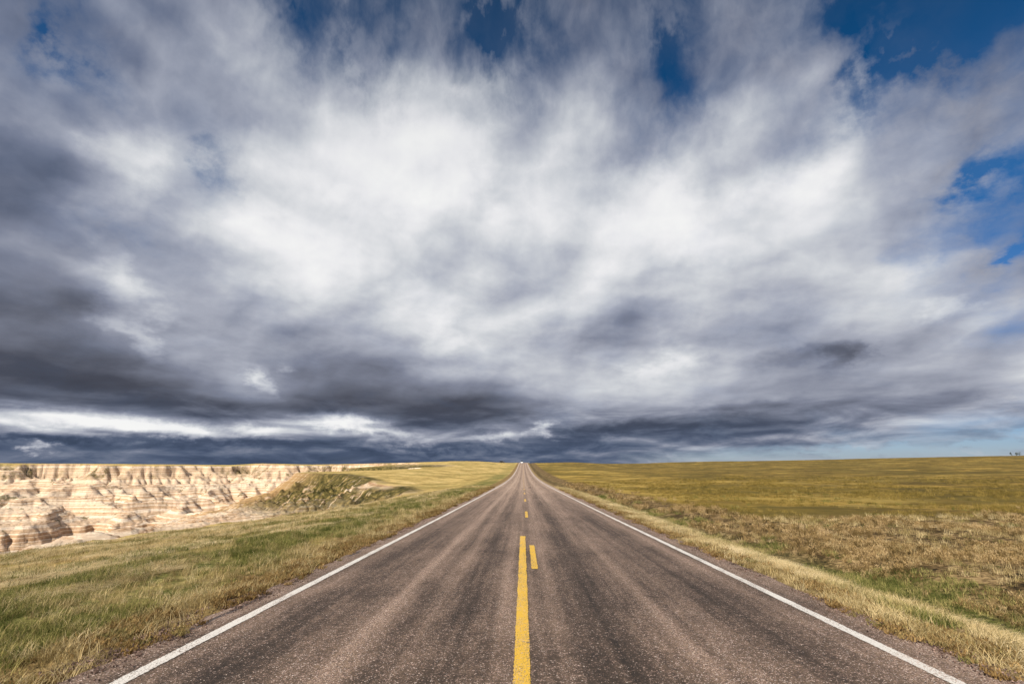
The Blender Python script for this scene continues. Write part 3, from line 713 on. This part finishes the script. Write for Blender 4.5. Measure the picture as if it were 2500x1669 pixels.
# ------------------------------------------------------------------ grass (instanced tufts, uncountable)
def blade(V, F, x, y, h, lean, az, wd, seg=3, curl=1.0, z0=0.0):
    """one curved tapering blade"""
    dxn, dyn = math.cos(az), math.sin(az); px_, py_ = -dyn, dxn
    b = len(V)
    for s in range(seg+1):
        t = s/seg
        off = lean*h*(t**(1+curl)); zz = z0 + h*math.sqrt(max(0, 1-(lean*t*.8)**2))*t if lean < 1 else z0 + h*(t*.5 - .28*t*t)
        ww = wd*(1-t*.85)/2
        cx_, cy_ = x+dxn*off, y+dyn*off
        V.append((cx_-px_*ww, cy_-py_*ww, zz)); V.append((cx_+px_*ww, cy_+py_*ww, zz))
    for s in range(seg):
        k = b+2*s; F.append((k, k+1, k+3, k+2))
def clump(kind, seed):
    rd = random.Random(seed); V = []; F = []
    if kind == 'green':
        for _ in range(26):
            a = rd.random()*6.28; rr = .11*math.sqrt(rd.random())
            blade(V, F, rr*math.cos(a), rr*math.sin(a), rd.uniform(.05, .13), rd.uniform(.3, 1.0), rd.gauss(.2, 1.4), rd.uniform(.005, .010))
    elif kind == 'straw':     # long dry stems combed over by the wind
        for _ in range(30):
            a = rd.random()*6.28; rr = .16*math.sqrt(rd.random())
            blade(V, F, rr*math.cos(a), rr*math.sin(a), rd.uniform(.14, .30), rd.uniform(1.1, 1.8), rd.gauss(.25, .6), rd.uniform(.004, .008), 4)
    elif kind == 'gravel':
        for _ in range(16):
            cx_, cy_ = rd.gauss(0, .09), rd.gauss(0, .09); q0 = rd.uniform(.004, .012); k = len(V)
            tz = .022
            for a in range(5):
                an = a*1.257+rd.random()*.5; V.append((cx_+math.cos(an)*q0*rd.uniform(.8, 1.3), cy_+math.sin(an)*q0*rd.uniform(.8, 1.3), tz+q0*rd.uniform(-.2, .3)))
            V.append((cx_, cy_, tz+q0*rd.uniform(.7, 1.0))); V.append((cx_, cy_, tz-q0))
            for a in range(5): F.append((k+a, k+(a+1) % 5, k+5)); F.append((k+(a+1) % 5, k+a, k+6))
    elif kind in ('dry', 'olive'):       # upright bleached bunch
        for _ in range(26):
            a = rd.random()*6.28; rr = .10*math.sqrt(rd.random())
            blade(V, F, rr*math.cos(a), rr*math.sin(a), rd.uniform(.06, .17), rd.uniform(.4, 1.3), rd.gauss(.1, 1.5), rd.uniform(.004, .008))
    elif kind == 'weed':      # low leafy roadside weed
        for _ in range(9):
            a = rd.random()*6.28; L = rd.uniform(.05, .14); zt = rd.uniform(.04, .12)
            blade(V, F, 0, 0, zt, 1.0*L/zt*.6, a, .005, 2)
            for s in range(7):
                t = rd.uniform(.3, 1.0); cx_ = L*t*math.cos(a)+rd.gauss(0, .012); cy_ = L*t*math.sin(a)+rd.gauss(0, .012)
                blade(V, F, cx_, cy_, rd.uniform(.02, .045), .7, rd.random()*6.28, .014, 1, z0=zt*t*.6)
    elif kind == 'stubble':   # bushy tan stubble with seed heads
        for _ in range(16):
            a = rd.random()*6.28; rr = .10*math.sqrt(rd.random()); h = rd.uniform(.09, .24); ln = rd.uniform(.1, .6); az_ = rd.random()*6.28
            bx, by = rr*math.cos(a), rr*math.sin(a)
            blade(V, F, bx, by, h, ln, az_, .006, 2)
            tx, ty = bx+math.cos(az_)*ln*h, by+math.sin(az_)*ln*h
            for s in range(4):
                blade(V, F, tx+rd.gauss(0, .008), ty+rd.gauss(0, .008), rd.uniform(.025, .05), .6, rd.random()*6.28, .013, 1, z0=h*rd.uniform(.6, .9))
    m = bpy.data.meshes.new('tuft_'+kind); m.from_pydata(V, [], F); m.update(); return m
def blade_mat(name, cols, dark=.55):
    m = bpy.data.materials.new(name); m.use_nodes = True; q = NT(m.node_tree)
    oi = q.n('ShaderNodeObjectInfo'); rnd = oi.outputs['Random']
    loc = oi.outputs['Location']
    n = q.noise(loc, .9, 3, .6)
    v = q.m('ADD', q.m('MULTIPLY', rnd, .6), q.m('MULTIPLY', n, .4))
    n_ = len(cols)
    c = q.ramp(v, [(.12+.7*i/(n_-1), col) for i, col in enumerate(cols)])
    ge = q.n('ShaderNodeNewGeometry'); ri = ge.outputs['Random Per Island']
    k = q.mr(ri, 0, 1, .6, 1.3, 'LINEAR')
    c = q.mix(1.0, c, q.vec(k, k, k), 'MULTIPLY')
    df = q.n('ShaderNodeBsdfDiffuse', ins={'Color': c, 'Roughness': .6}); tr = q.n('ShaderNodeBsdfTranslucent', ins={'Color': c})
    mx = q.n('ShaderNodeMixShader', ins={0: .3, 1: df.outputs[0], 2: tr.outputs[0]})
    q.n('ShaderNodeOutputMaterial', ins={'Surface': mx.outputs[0]}); return m
MG = {
 'green': blade_mat('green_blades', [srgb(56, 66, 32), srgb(92, 99, 50), srgb(136, 134, 76), srgb(190, 174, 114)]),
 'straw': blade_mat('straw_blades', [srgb(160, 138, 96), srgb(210, 188, 142), srgb(236, 218, 178)]),
 'dry': blade_mat('dry_blades', [srgb(112, 98, 60), srgb(164, 144, 96), srgb(204, 182, 132), srgb(228, 208, 162)]),
 'weed': blade_mat('weed_leaves', [srgb(92, 72, 46), srgb(138, 110, 68), srgb(174, 146, 98), srgb(130, 122, 76)]),
 'olive': blade_mat('olive_blades', [srgb(78, 70, 38), srgb(116, 101, 50), srgb(152, 130, 68), srgb(180, 156, 90)]),
 'gravel': blade_mat('gravel_stones', [srgb(84, 70, 64), srgb(136, 112, 100), srgb(184, 156, 142)]),
 'stubble': blade_mat('stubble_stems', [srgb(78, 64, 42), srgb(130, 108, 68), srgb(182, 154, 106), srgb(214, 188, 142)]),
}
SRC = {}
for kd in MG:
    c = bpy.data.collections.new('tufts_'+kd)
    for s in range(5):
        m_ = clump(kd, s*13+len(kd)); m_.materials.append(MG[kd])
        o = bpy.data.objects.new('tuft_'+kd, m_); c.objects.link(o)
    SRC[kd] = c
def scatter(name, label, cat, kind, X, Y, S, RZ_):
    Z, _ = height(X, Y)
    Z = np.where((X > XL+.05) & (X < XR-.05), road_z(X, Y), Z)
    n = len(X)
    m = bpy.data.meshes.new(name); m.vertices.add(n)
    m.vertices.foreach_set('co', np.stack([X, Y, Z-.012], -1).astype(np.float32).ravel())
    attr(m, 'sc', S); attr(m, 'rz', RZ_); m.update()
    o = link(name, m, None, kind='stuff', label=label, category=cat)
    pass
    ng = bpy.data.node_groups.new('tufts_on_'+name, 'GeometryNodeTree')
    ng.interface.new_socket('Geometry', in_out='INPUT', socket_type='NodeSocketGeometry')
    ng.interface.new_socket('Geometry', in_out='OUTPUT', socket_type='NodeSocketGeometry')
    N = ng.nodes; L = ng.links
    gi = N.new('NodeGroupInput'); go = N.new('NodeGroupOutput')
    ci = N.new('GeometryNodeCollectionInfo'); ci.inputs['Collection'].default_value = SRC[kind]; ci.inputs['Separate Children'].default_value = True; ci.inputs['Reset Children'].default_value = True
    mp = N.new('GeometryNodeMeshToPoints'); ip = N.new('GeometryNodeInstanceOnPoints'); ip.inputs['Pick Instance'].default_value = True
    a1 = N.new('GeometryNodeInputNamedAttribute'); a1.data_type = 'FLOAT'; a1.inputs[0].default_value = 'sc'
    a2 = N.new('GeometryNodeInputNamedAttribute'); a2.data_type = 'FLOAT'; a2.inputs[0].default_value = 'rz'
    cx = N.new('ShaderNodeCombineXYZ')
    L.new(gi.outputs[0], mp.inputs[0]); L.new(mp.outputs[0], ip.inputs['Points']); L.new(ci.outputs[0], ip.inputs['Instance'])
    L.new(a1.outputs[0], ip.inputs['Scale']); L.new(a2.outputs[0], cx.inputs[2]); L.new(cx.outputs[0], ip.inputs['Rotation'])
    L.new(ip.outputs[0], go.inputs[0])
    md = o.modifiers.new('tufts', 'NODES'); md.node_group = ng
    return o
rs_ = np.random.RandomState(11)
def pts(n, x0, x1, ymin, ymax, dens):
    """random ground points; nearer ground gets more, each kept with chance dens(x, y)"""
    lo, hi = math.log(ymin), math.log(ymax)
    r = np.exp(rs_.uniform(lo, hi, n)); x = rs_.uniform(x0, x1, n)
    # widen with distance is handled by x range; keep count even per log-range
    k = rs_.rand(n) < dens(x, r)
    return x[k], r[k]
def sc_r(y, x):      # larger tufts stand for several far away
    r = np.hypot(x, y); return 1.0 + np.clip((r-10)/40, 0, 1.6)
def nz(x, y, s, sc_=2.0): return fbm(x/sc_, y/(sc_*1.8), 3, s)
def bnd(x, a, b, s=.5): return ss(x, a-s, a+s)*(1-ss(x, b-s, b+s))
def emit(name, label, cat, kind, sets, smin=.7, smax=1.25, rot=None):
    X = np.concatenate([s[0] for s in sets]); Y = np.concatenate([s[1] for s in sets])
    _, d_ = height(X, Y); k = (d_ < 1.0) & (Y > 1.0); X, Y = X[k], Y[k]
    S = rs_.uniform(smin, smax, len(X))*sc_r(Y, X)
    Rz = rs_.uniform(0, 6.28, len(X)) if rot is None else rs_.normal(rot[0], rot[1], len(X))
    print(name, len(X))
    return scatter(name, label, cat, kind, X, Y, S, Rz)
# left verge
emit('green_grass', 'short green grass in patches along both road verges', 'grass', 'green', [
    pts(32000, -13, -4.9, 1.6, 70, lambda x, y: np.clip(bnd(x, -9.2, -5.8, .9)*(.55+2.0*nz(x, y, 1)) + .08, 0, 1)),
    pts(14000, -24, -9, 4, 60, lambda x, y: np.clip(.08+1.3*nz(x, y, 2, 3), 0, .7)),
    pts(12000, 5.4, 9.6, 3, 60, lambda x, y: np.clip(-.15+.5*ss(x, 6.4, 7.4)*(1-ss(x, 8.4, 9.2))+1.4*nz(x, y, 3), 0, 1)),
    pts(3000, 9, 30, 8, 60, lambda x, y: np.clip(-.1+1.2*nz(x, y, 4, 4), 0, .6))])
emit('straw_grass', 'long straw coloured grass combed flat on the left verge', 'grass', 'straw', [
    pts(26000, -24, -7.5, 3, 70, lambda x, y: np.clip(.32 + 1.5*nz(x, y, 5, 2.5) + .3*bnd(x, -14, -9, 1), 0, 1)),
    pts(4000, 4.7, 7.2, 3, 50, lambda x, y: np.clip(.15+1.0*nz(x, y, 6), 0, 1))], rot=(0, .5))
emit('dry_grass', 'bleached dry bunch grass beside the road and on the plateau', 'grass', 'dry', [
    pts(5000, -6.2, -4.1, 1.6, 50, lambda x, y: np.clip(.35 + 1.2*nz(x, y, 17, 1), 0, 1)),
    pts(16000, -24, -4.6, 2, 80, lambda x, y: np.clip(.45 + 1.0*nz(x, y, 7, 3), 0, 1)),
    pts(13000, 4.5, 8.0, 2.5, 70, lambda x, y: np.clip(.55 + 1.3*nz(x, y, 8, 1.2), 0, 1)),
    pts(12000, 8.6, 34, 3.5, 27, lambda x, y: np.clip(.45 + 1.2*nz(x, y, 18), 0, 1))])
emit('roadside_weeds', 'low rusty brown weeds creeping over both asphalt edges', 'weeds', 'weed', [
    pts(7000, -5.3, -3.86, 1.6, 70, lambda x, y: np.clip(bnd(x, -5.0, -3.98, .22)*(.55+1.6*nz(x, y, 10, .8)), 0, 1)),
    pts(6000, 4.18, 5.6, 2.2, 60, lambda x, y: np.clip(bnd(x, 4.3, 5.2, .22)*(.30+1.5*nz(x, y, 11, .8)), 0, 1))], .7, 1.3)
emit('stubble_field', 'tan stubble field beyond the ditch on the right', 'stubble', 'stubble', [
    pts(46000, 8.4, 34, 3.5, 110, lambda x, y: np.clip(.36 + 2.0*nz(x, y, 12, 3), 0, 1)*np.maximum(1-ss(y+4*nz(x, y, 15, 6), 23, 29), .9*(1-ss(x+nz(x, y, 16, 4), 10.8, 12.6)))),
    pts(5000, 30, 60, 12, 32, lambda x, y: np.clip(.35 + 1.6*nz(x, y, 13, 5), 0, 1))], .5, .85)
emit('field_grass', 'short yellow olive grass covering the open field on the right', 'grass', 'olive', [
    pts(26000, 10.5, 50, 22, 120, lambda x, y: np.clip(.45 + 1.6*nz(x, y, 19, 5), 0, 1)*ss(y, 24, 30)),
    pts(16000, 50, 110, 30, 130, lambda x, y: np.clip(.40 + 1.6*nz(x, y, 20, 7), 0, 1))], .6, 1.0)
emit('edge_gravel', 'loose pink and grey gravel crumbling from both asphalt edges', 'gravel', 'gravel', [
    pts(2600, -4.45, -3.88, 1.6, 45, lambda x, y: np.clip(.5 + 1.8*nz(x, y, 22, .6), 0, 1)),
    pts(2600, 4.22, 4.75, 2.0, 45, lambda x, y: np.clip(.5 + 1.8*nz(x, y, 23, .6), 0, 1))], .6, 1.2)

# ------------------------------------------------------------------ simple materials
def pm(name, col, rough=.5, metal=0, spec=.5, coat=0, alpha=None, noise=0):
    m = bpy.data.materials.new(name); m.use_nodes = True; q = NT(m.node_tree)
    tcd = q.n('ShaderNodeTexCoord'); c = col
    n1 = q.noise(tcd.outputs['Object'], 3.0, 4, .6, dim='3D')
    c = q.mix(q.m('MULTIPLY', n1, .25 if noise else .08), col, tuple(x*.5 for x in col[:3])+(1,))
    b = q.n('ShaderNodeBsdfPrincipled', ins={'Base Color': c, 'Roughness': rough, 'Metallic': metal, 'Specular IOR Level': spec, 'Coat Weight': coat})
    q.n('ShaderNodeOutputMaterial', ins={'Surface': b.outputs[0]}); return m
M_white = pm('white_car_paint', (.8, .8, .8, 1), .3, 0, .5, .6)
M_black = pm('black_car_paint', (.015, .018, .025, 1), .25, 0, .5, .6)
M_glass = pm('dark_glass', (.01, .013, .018, 1), .06, 0, .8)
M_tyre = pm('tyre_rubber', (.02, .02, .02, 1), .9)
M_rim = pm('alloy_rim', (.5, .5, .52, 1), .3, .9)
M_lamp = pm('lamp_lens', (.8, .8, .78, 1), .08, 0, .9)
M_trim = pm('black_trim', (.02, .02, .02, 1), .6)
M_chrome = pm('chrome', (.7, .7, .72, 1), .15, 1)
import bmesh
def bm_obj(name, bm, mat, parent, smooth=False):
    m = bpy.data.meshes.new(name); bmesh.ops.recalc_face_normals(bm, faces=bm.faces); bm.to_mesh(m); bm.free()
    if smooth:
        for p in m.polygons: p.use_smooth = True
    return link(name, m, mat, parent)
def prism(profile, w0, w1=None, bevel=.04):
    """extrude a side profile [(y, z, halfwidth)] across x"""
    bm = bmesh.new(); L = []; Rr = []
    for (y, z, hw) in profile:
        L.append(bm.verts.new((-hw, y, z))); Rr.append(bm.verts.new((hw, y, z)))
    bm.faces.new(L); bm.faces.new(Rr[::-1]); n = len(L)
    for i in range(n):
        j = (i+1) % n; bm.faces.new((L[i], Rr[i], Rr[j], L[j]))
    if bevel: bmesh.ops.bevel(bm, geom=bm.edges[:], offset=bevel, segments=2, affect='EDGES', clamp_overlap=True)
    return bm
def box(bm, x0, x1, y0, y1, z0, z1):
    vs = [bm.verts.new(p) for p in ((x0,y0,z0),(x1,y0,z0),(x1,y1,z0),(x0,y1,z0),(x0,y0,z1),(x1,y0,z1),(x1,y1,z1),(x0,y1,z1))]
    for f in ((0,3,2,1),(4,5,6,7),(0,1,5,4),(1,2,6,5),(2,3,7,6),(3,0,4,7)): bm.faces.new([vs[i] for i in f])
def car(name, label, cat, loc, rz, paint, roofm, H=1.9, grp=None):
    root = empty(name, loc, rz, label=label, category=cat)
    w_ = 1.0; s = H/1.9
    body = [(-2.45,.42,w_*.92), (-2.5,.75,w_*.97), (-2.4,1.05*s,w_), (-1.35,1.22*s,w_), (2.35,1.24*s,w_), (2.48,.9,w_*.98), (2.45,.42,w_*.94)]
    b = bm_obj('body', prism(body, 0, bevel=.07), paint, root)
    cab = [(-1.35,1.12*s,.93), (-.55,1.74*s,.80), (2.05,1.76*s,.80), (2.4,1.14*s,.92)]
    bm_obj('cabin', prism(cab, 0, bevel=.05), M_glass, root)
    rf = [(-.62,1.74*s,.82), (-.45,H,.74), (1.95,H,.74), (2.12,1.74*s,.82)]
    bm_obj('roof', prism(rf, 0, bevel=.04), roofm, root)
    for sx in (-1, 1):
        for ya in (-1.5, 1.45):
            bm = bmesh.new(); bmesh.ops.create_cone(bm, segments=24, radius1=.39, radius2=.39, depth=.26, cap_ends=True)
            bmesh.ops.rotate(bm, verts=bm.verts, cent=(0,0,0), matrix=__import__('mathutils').Matrix.Rotation(math.pi/2, 3, 'Y'))
            bmesh.ops.translate(bm, verts=bm.verts, vec=(sx*.88, ya, .39))
            wh = bm_obj('wheel', bm, M_tyre, root)
            bm = bmesh.new(); bmesh.ops.create_cone(bm, segments=20, radius1=.24, radius2=.20, depth=.06, cap_ends=True)
            bmesh.ops.rotate(bm, verts=bm.verts, cent=(0,0,0), matrix=__import__('mathutils').Matrix.Rotation(sx*math.pi/2, 3, 'Y'))
            bmesh.ops.translate(bm, verts=bm.verts, vec=(sx*1.02, ya, .39)); bm_obj('rim', bm, M_rim, wh)
        bm = bmesh.new(); box(bm, sx*.58 if sx > 0 else -.90, sx*.90 if sx > 0 else -.58, -2.53, -2.40, .78, .96); bm_obj('headlight', bm, M_lamp, root)
        bm = bmesh.new(); box(bm, .80 if sx > 0 else -.97, .97 if sx > 0 else -.80, 2.42, 2.51, .85, 1.1); bm_obj('tail_light', bm, pm('red_lens', (.4, .02, .02, 1), .2), root)
        bm = bmesh.new(); box(bm, .98 if sx > 0 else -1.2, 1.2 if sx > 0 else -.98, -1.1, -.98, 1.12, 1.28); bm_obj('wing_mirror', bm, paint, root)
        for ys_, ye in ((-1.0, .15), (.25, 1.3)):
            pass
    bm = bmesh.new(); box(bm, -.52, .52, -2.54, -2.42, .66, .92); bm_obj('grille', bm, M_trim, root)
    bm = bmesh.new(); box(bm, -.95, .95, -2.56, -2.40, .40, .58); bm_obj('bumper', bm, paint, root)
    for sx in (-.66, .66):
        bm = bmesh.new(); box(bm, sx-.02, sx+.02, -.3, 1.8, H+.04, H+.08); box(bm, sx-.015, sx+.015, -.2, -.14, H-.01, H+.04); box(bm, sx-.015, sx+.015, 1.6, 1.66, H-.01, H+.04)
        bm_obj('roof_rail', bm, M_trim, root)
    return root
gz = lambda x, y: float(height(np.array([x], float), np.array([y], float))[0][0])
X, Y, Z = px(1274.6, 1130.6, 462)
car('white_car', 'white utility car with dark windows driving towards the viewer below the crest', 'car', (-1.1, 462, float(road_z(-1.1, 462))), R(0), M_white, M_black, 2.5)
X, Y, Z = px(1226, 1127, 500)
car('dark_car', 'dark utility car parked on the grass left of the road crest', 'car', (X, Y, gz(X, Y)), R(70), M_black, M_black, 2.05)

# marker posts
def post(label, x, y, col, h):
    root = empty('marker_post', (x, y, gz(x, y)), 0, label=label, category='marker post')
    bm = bmesh.new(); box(bm, -.06, .06, -.02, .02, -.1, h); bmesh.ops.bevel(bm, geom=bm.edges[:], offset=.008, segments=1, affect='EDGES')
    bm_obj('post', bm, col, root)
    bm = bmesh.new(); box(bm, -.045, .045, -.03, -.021, h-.22, h-.06); bm_obj('reflector', bm, M_lamp, root)
X, Y, Z = px(1291.5, 1128, 505)
post('slim white marker post at the right edge of the crest', X, Y, pm('white_plastic', (.8, .8, .78, 1), .5), 1.35)
X, Y, Z = px(1257, 1128, 515)
post('slim dark marker post between the dark car and the road', X, Y, pm('dark_steel', (.06, .07, .07, 1), .5), 1.5)

# debris
bm = bmesh.new(); bmesh.ops.create_icosphere(bm, subdivisions=3, radius=.17)
for v_ in bm.verts:
    nn = float(fbm(np.array([v_.co.x*9+3]), np.array([v_.co.y*9+v_.co.z*5]), 3, 2)[0])
    v_.co = v_.co*(1+.4*nn); v_.co.z *= .4
o = bm_obj('stone', bm, pm('grey_stone', srgb(96, 84, 74), .9, noise=1), None)
xs_, ys__, _ = px(1293, 1192, 66); o.location = (xs_, ys__, float(road_z(xs_, ys__))+.04)
o['label'] = 'small dark stone lying alone in the right lane'; o['category'] = 'stone'

# far trees
M_bark = pm('bark', srgb(70, 58, 46), .9, noise=1)
def leaf_mat():
    m = bpy.data.materials.new('dark_leaves'); m.use_nodes = True; q = NT(m.node_tree)
    ge = q.n('ShaderNodeNewGeometry'); c = q.ramp(ge.outputs['Random Per Island'], [(0, srgb(34, 40, 28)), (1, srgb(74, 78, 48))])
    b = q.n('ShaderNodeBsdfDiffuse', ins={'Color': c}); q.n('ShaderNodeOutputMaterial', ins={'Surface': b.outputs[0]}); return m
M_leaf = leaf_mat()
def tree(label, u, v, r, h, wd, seed, lean):
    rd = random.Random(seed); X, Y, Z = px(u, v, r)
    root = empty('tree', (X, Y, gz(X, Y)), 0, label=label, category='tree', group='lone trees on the right horizon')
    V = []; F = []
    def limb(a, b, r0, r1):
        k = len(V); A = Vector(a); B = Vector(b); dr = (B-A).normalized(); s = dr.orthogonal().normalized(); t_ = dr.cross(s)
        for c_, q_ in ((A, r0), (B, r1)):
            for i_ in range(6):
                an = i_*math.pi/3; V.append(tuple(c_ + s*math.cos(an)*q_ + t_*math.sin(an)*q_))
        for i_ in range(6): F.append((k+i_, k+(i_+1) % 6, k+6+(i_+1) % 6, k+6+i_))
    top = (lean*h*.2, 0, h*.45); limb((0, 0, -.2), top, .16, .10); tips = []
    for i_ in range(9):
        a = rd.random()*6.28; e = rd.uniform(.3, .95)
        tp = (top[0]+math.cos(a)*wd*.4*rd.uniform(.4, 1)+lean*h*.15, math.sin(a)*wd*.4*rd.uniform(.4, 1), h*e+.1); limb(top, tp, .07, .03); tips.append(tp)
    m = bpy.data.meshes.new('trunk'); m.from_pydata(V, [], F); link('trunk', m, M_bark, root)
    V = []; F = []
    for tp in tips:
        for _ in range(90):
            c_ = Vector(tp) + Vector((rd.gauss(0, wd*.13), rd.gauss(0, wd*.13), rd.gauss(0, h*.08))); k = len(V)
            a = Vector((rd.gauss(0, 1), rd.gauss(0, 1), rd.gauss(0, 1))).normalized()*.14; b = a.orthogonal().normalized()*.10
            V += [tuple(c_-a), tuple(c_+b), tuple(c_+a), tuple(c_-b)]; F.append((k, k+1, k+2, k+3))
    m = bpy.data.meshes.new('crown'); m.from_pydata(V, [], F); link('crown', m, M_leaf, root)
tree('leftmost of the three horizon trees, thin and leaning', 2472, 1113, 940, 4.6, 2.2, 1, -1)
tree('middle of the three horizon trees, small and brownish', 2482, 1113, 930, 3.6, 2.4, 2, .3)
tree('rightmost and broadest of the three horizon trees', 2489, 1113, 945, 4.8, 5.4, 3, .2)

# ------------------------------------------------------------------ render
sc.render.engine = 'CYCLES'
sc.view_settings.view_transform = 'Standard'; sc.view_settings.look = 'None'; sc.view_settings.gamma = 1; sc.view_settings.use_curve_mapping = False
sc.view_settings.exposure = 0.32
sc.render.resolution_x = 1024; sc.render.resolution_y = 683; sc.render.resolution_percentage = 100
sc.cycles.max_bounces = 6
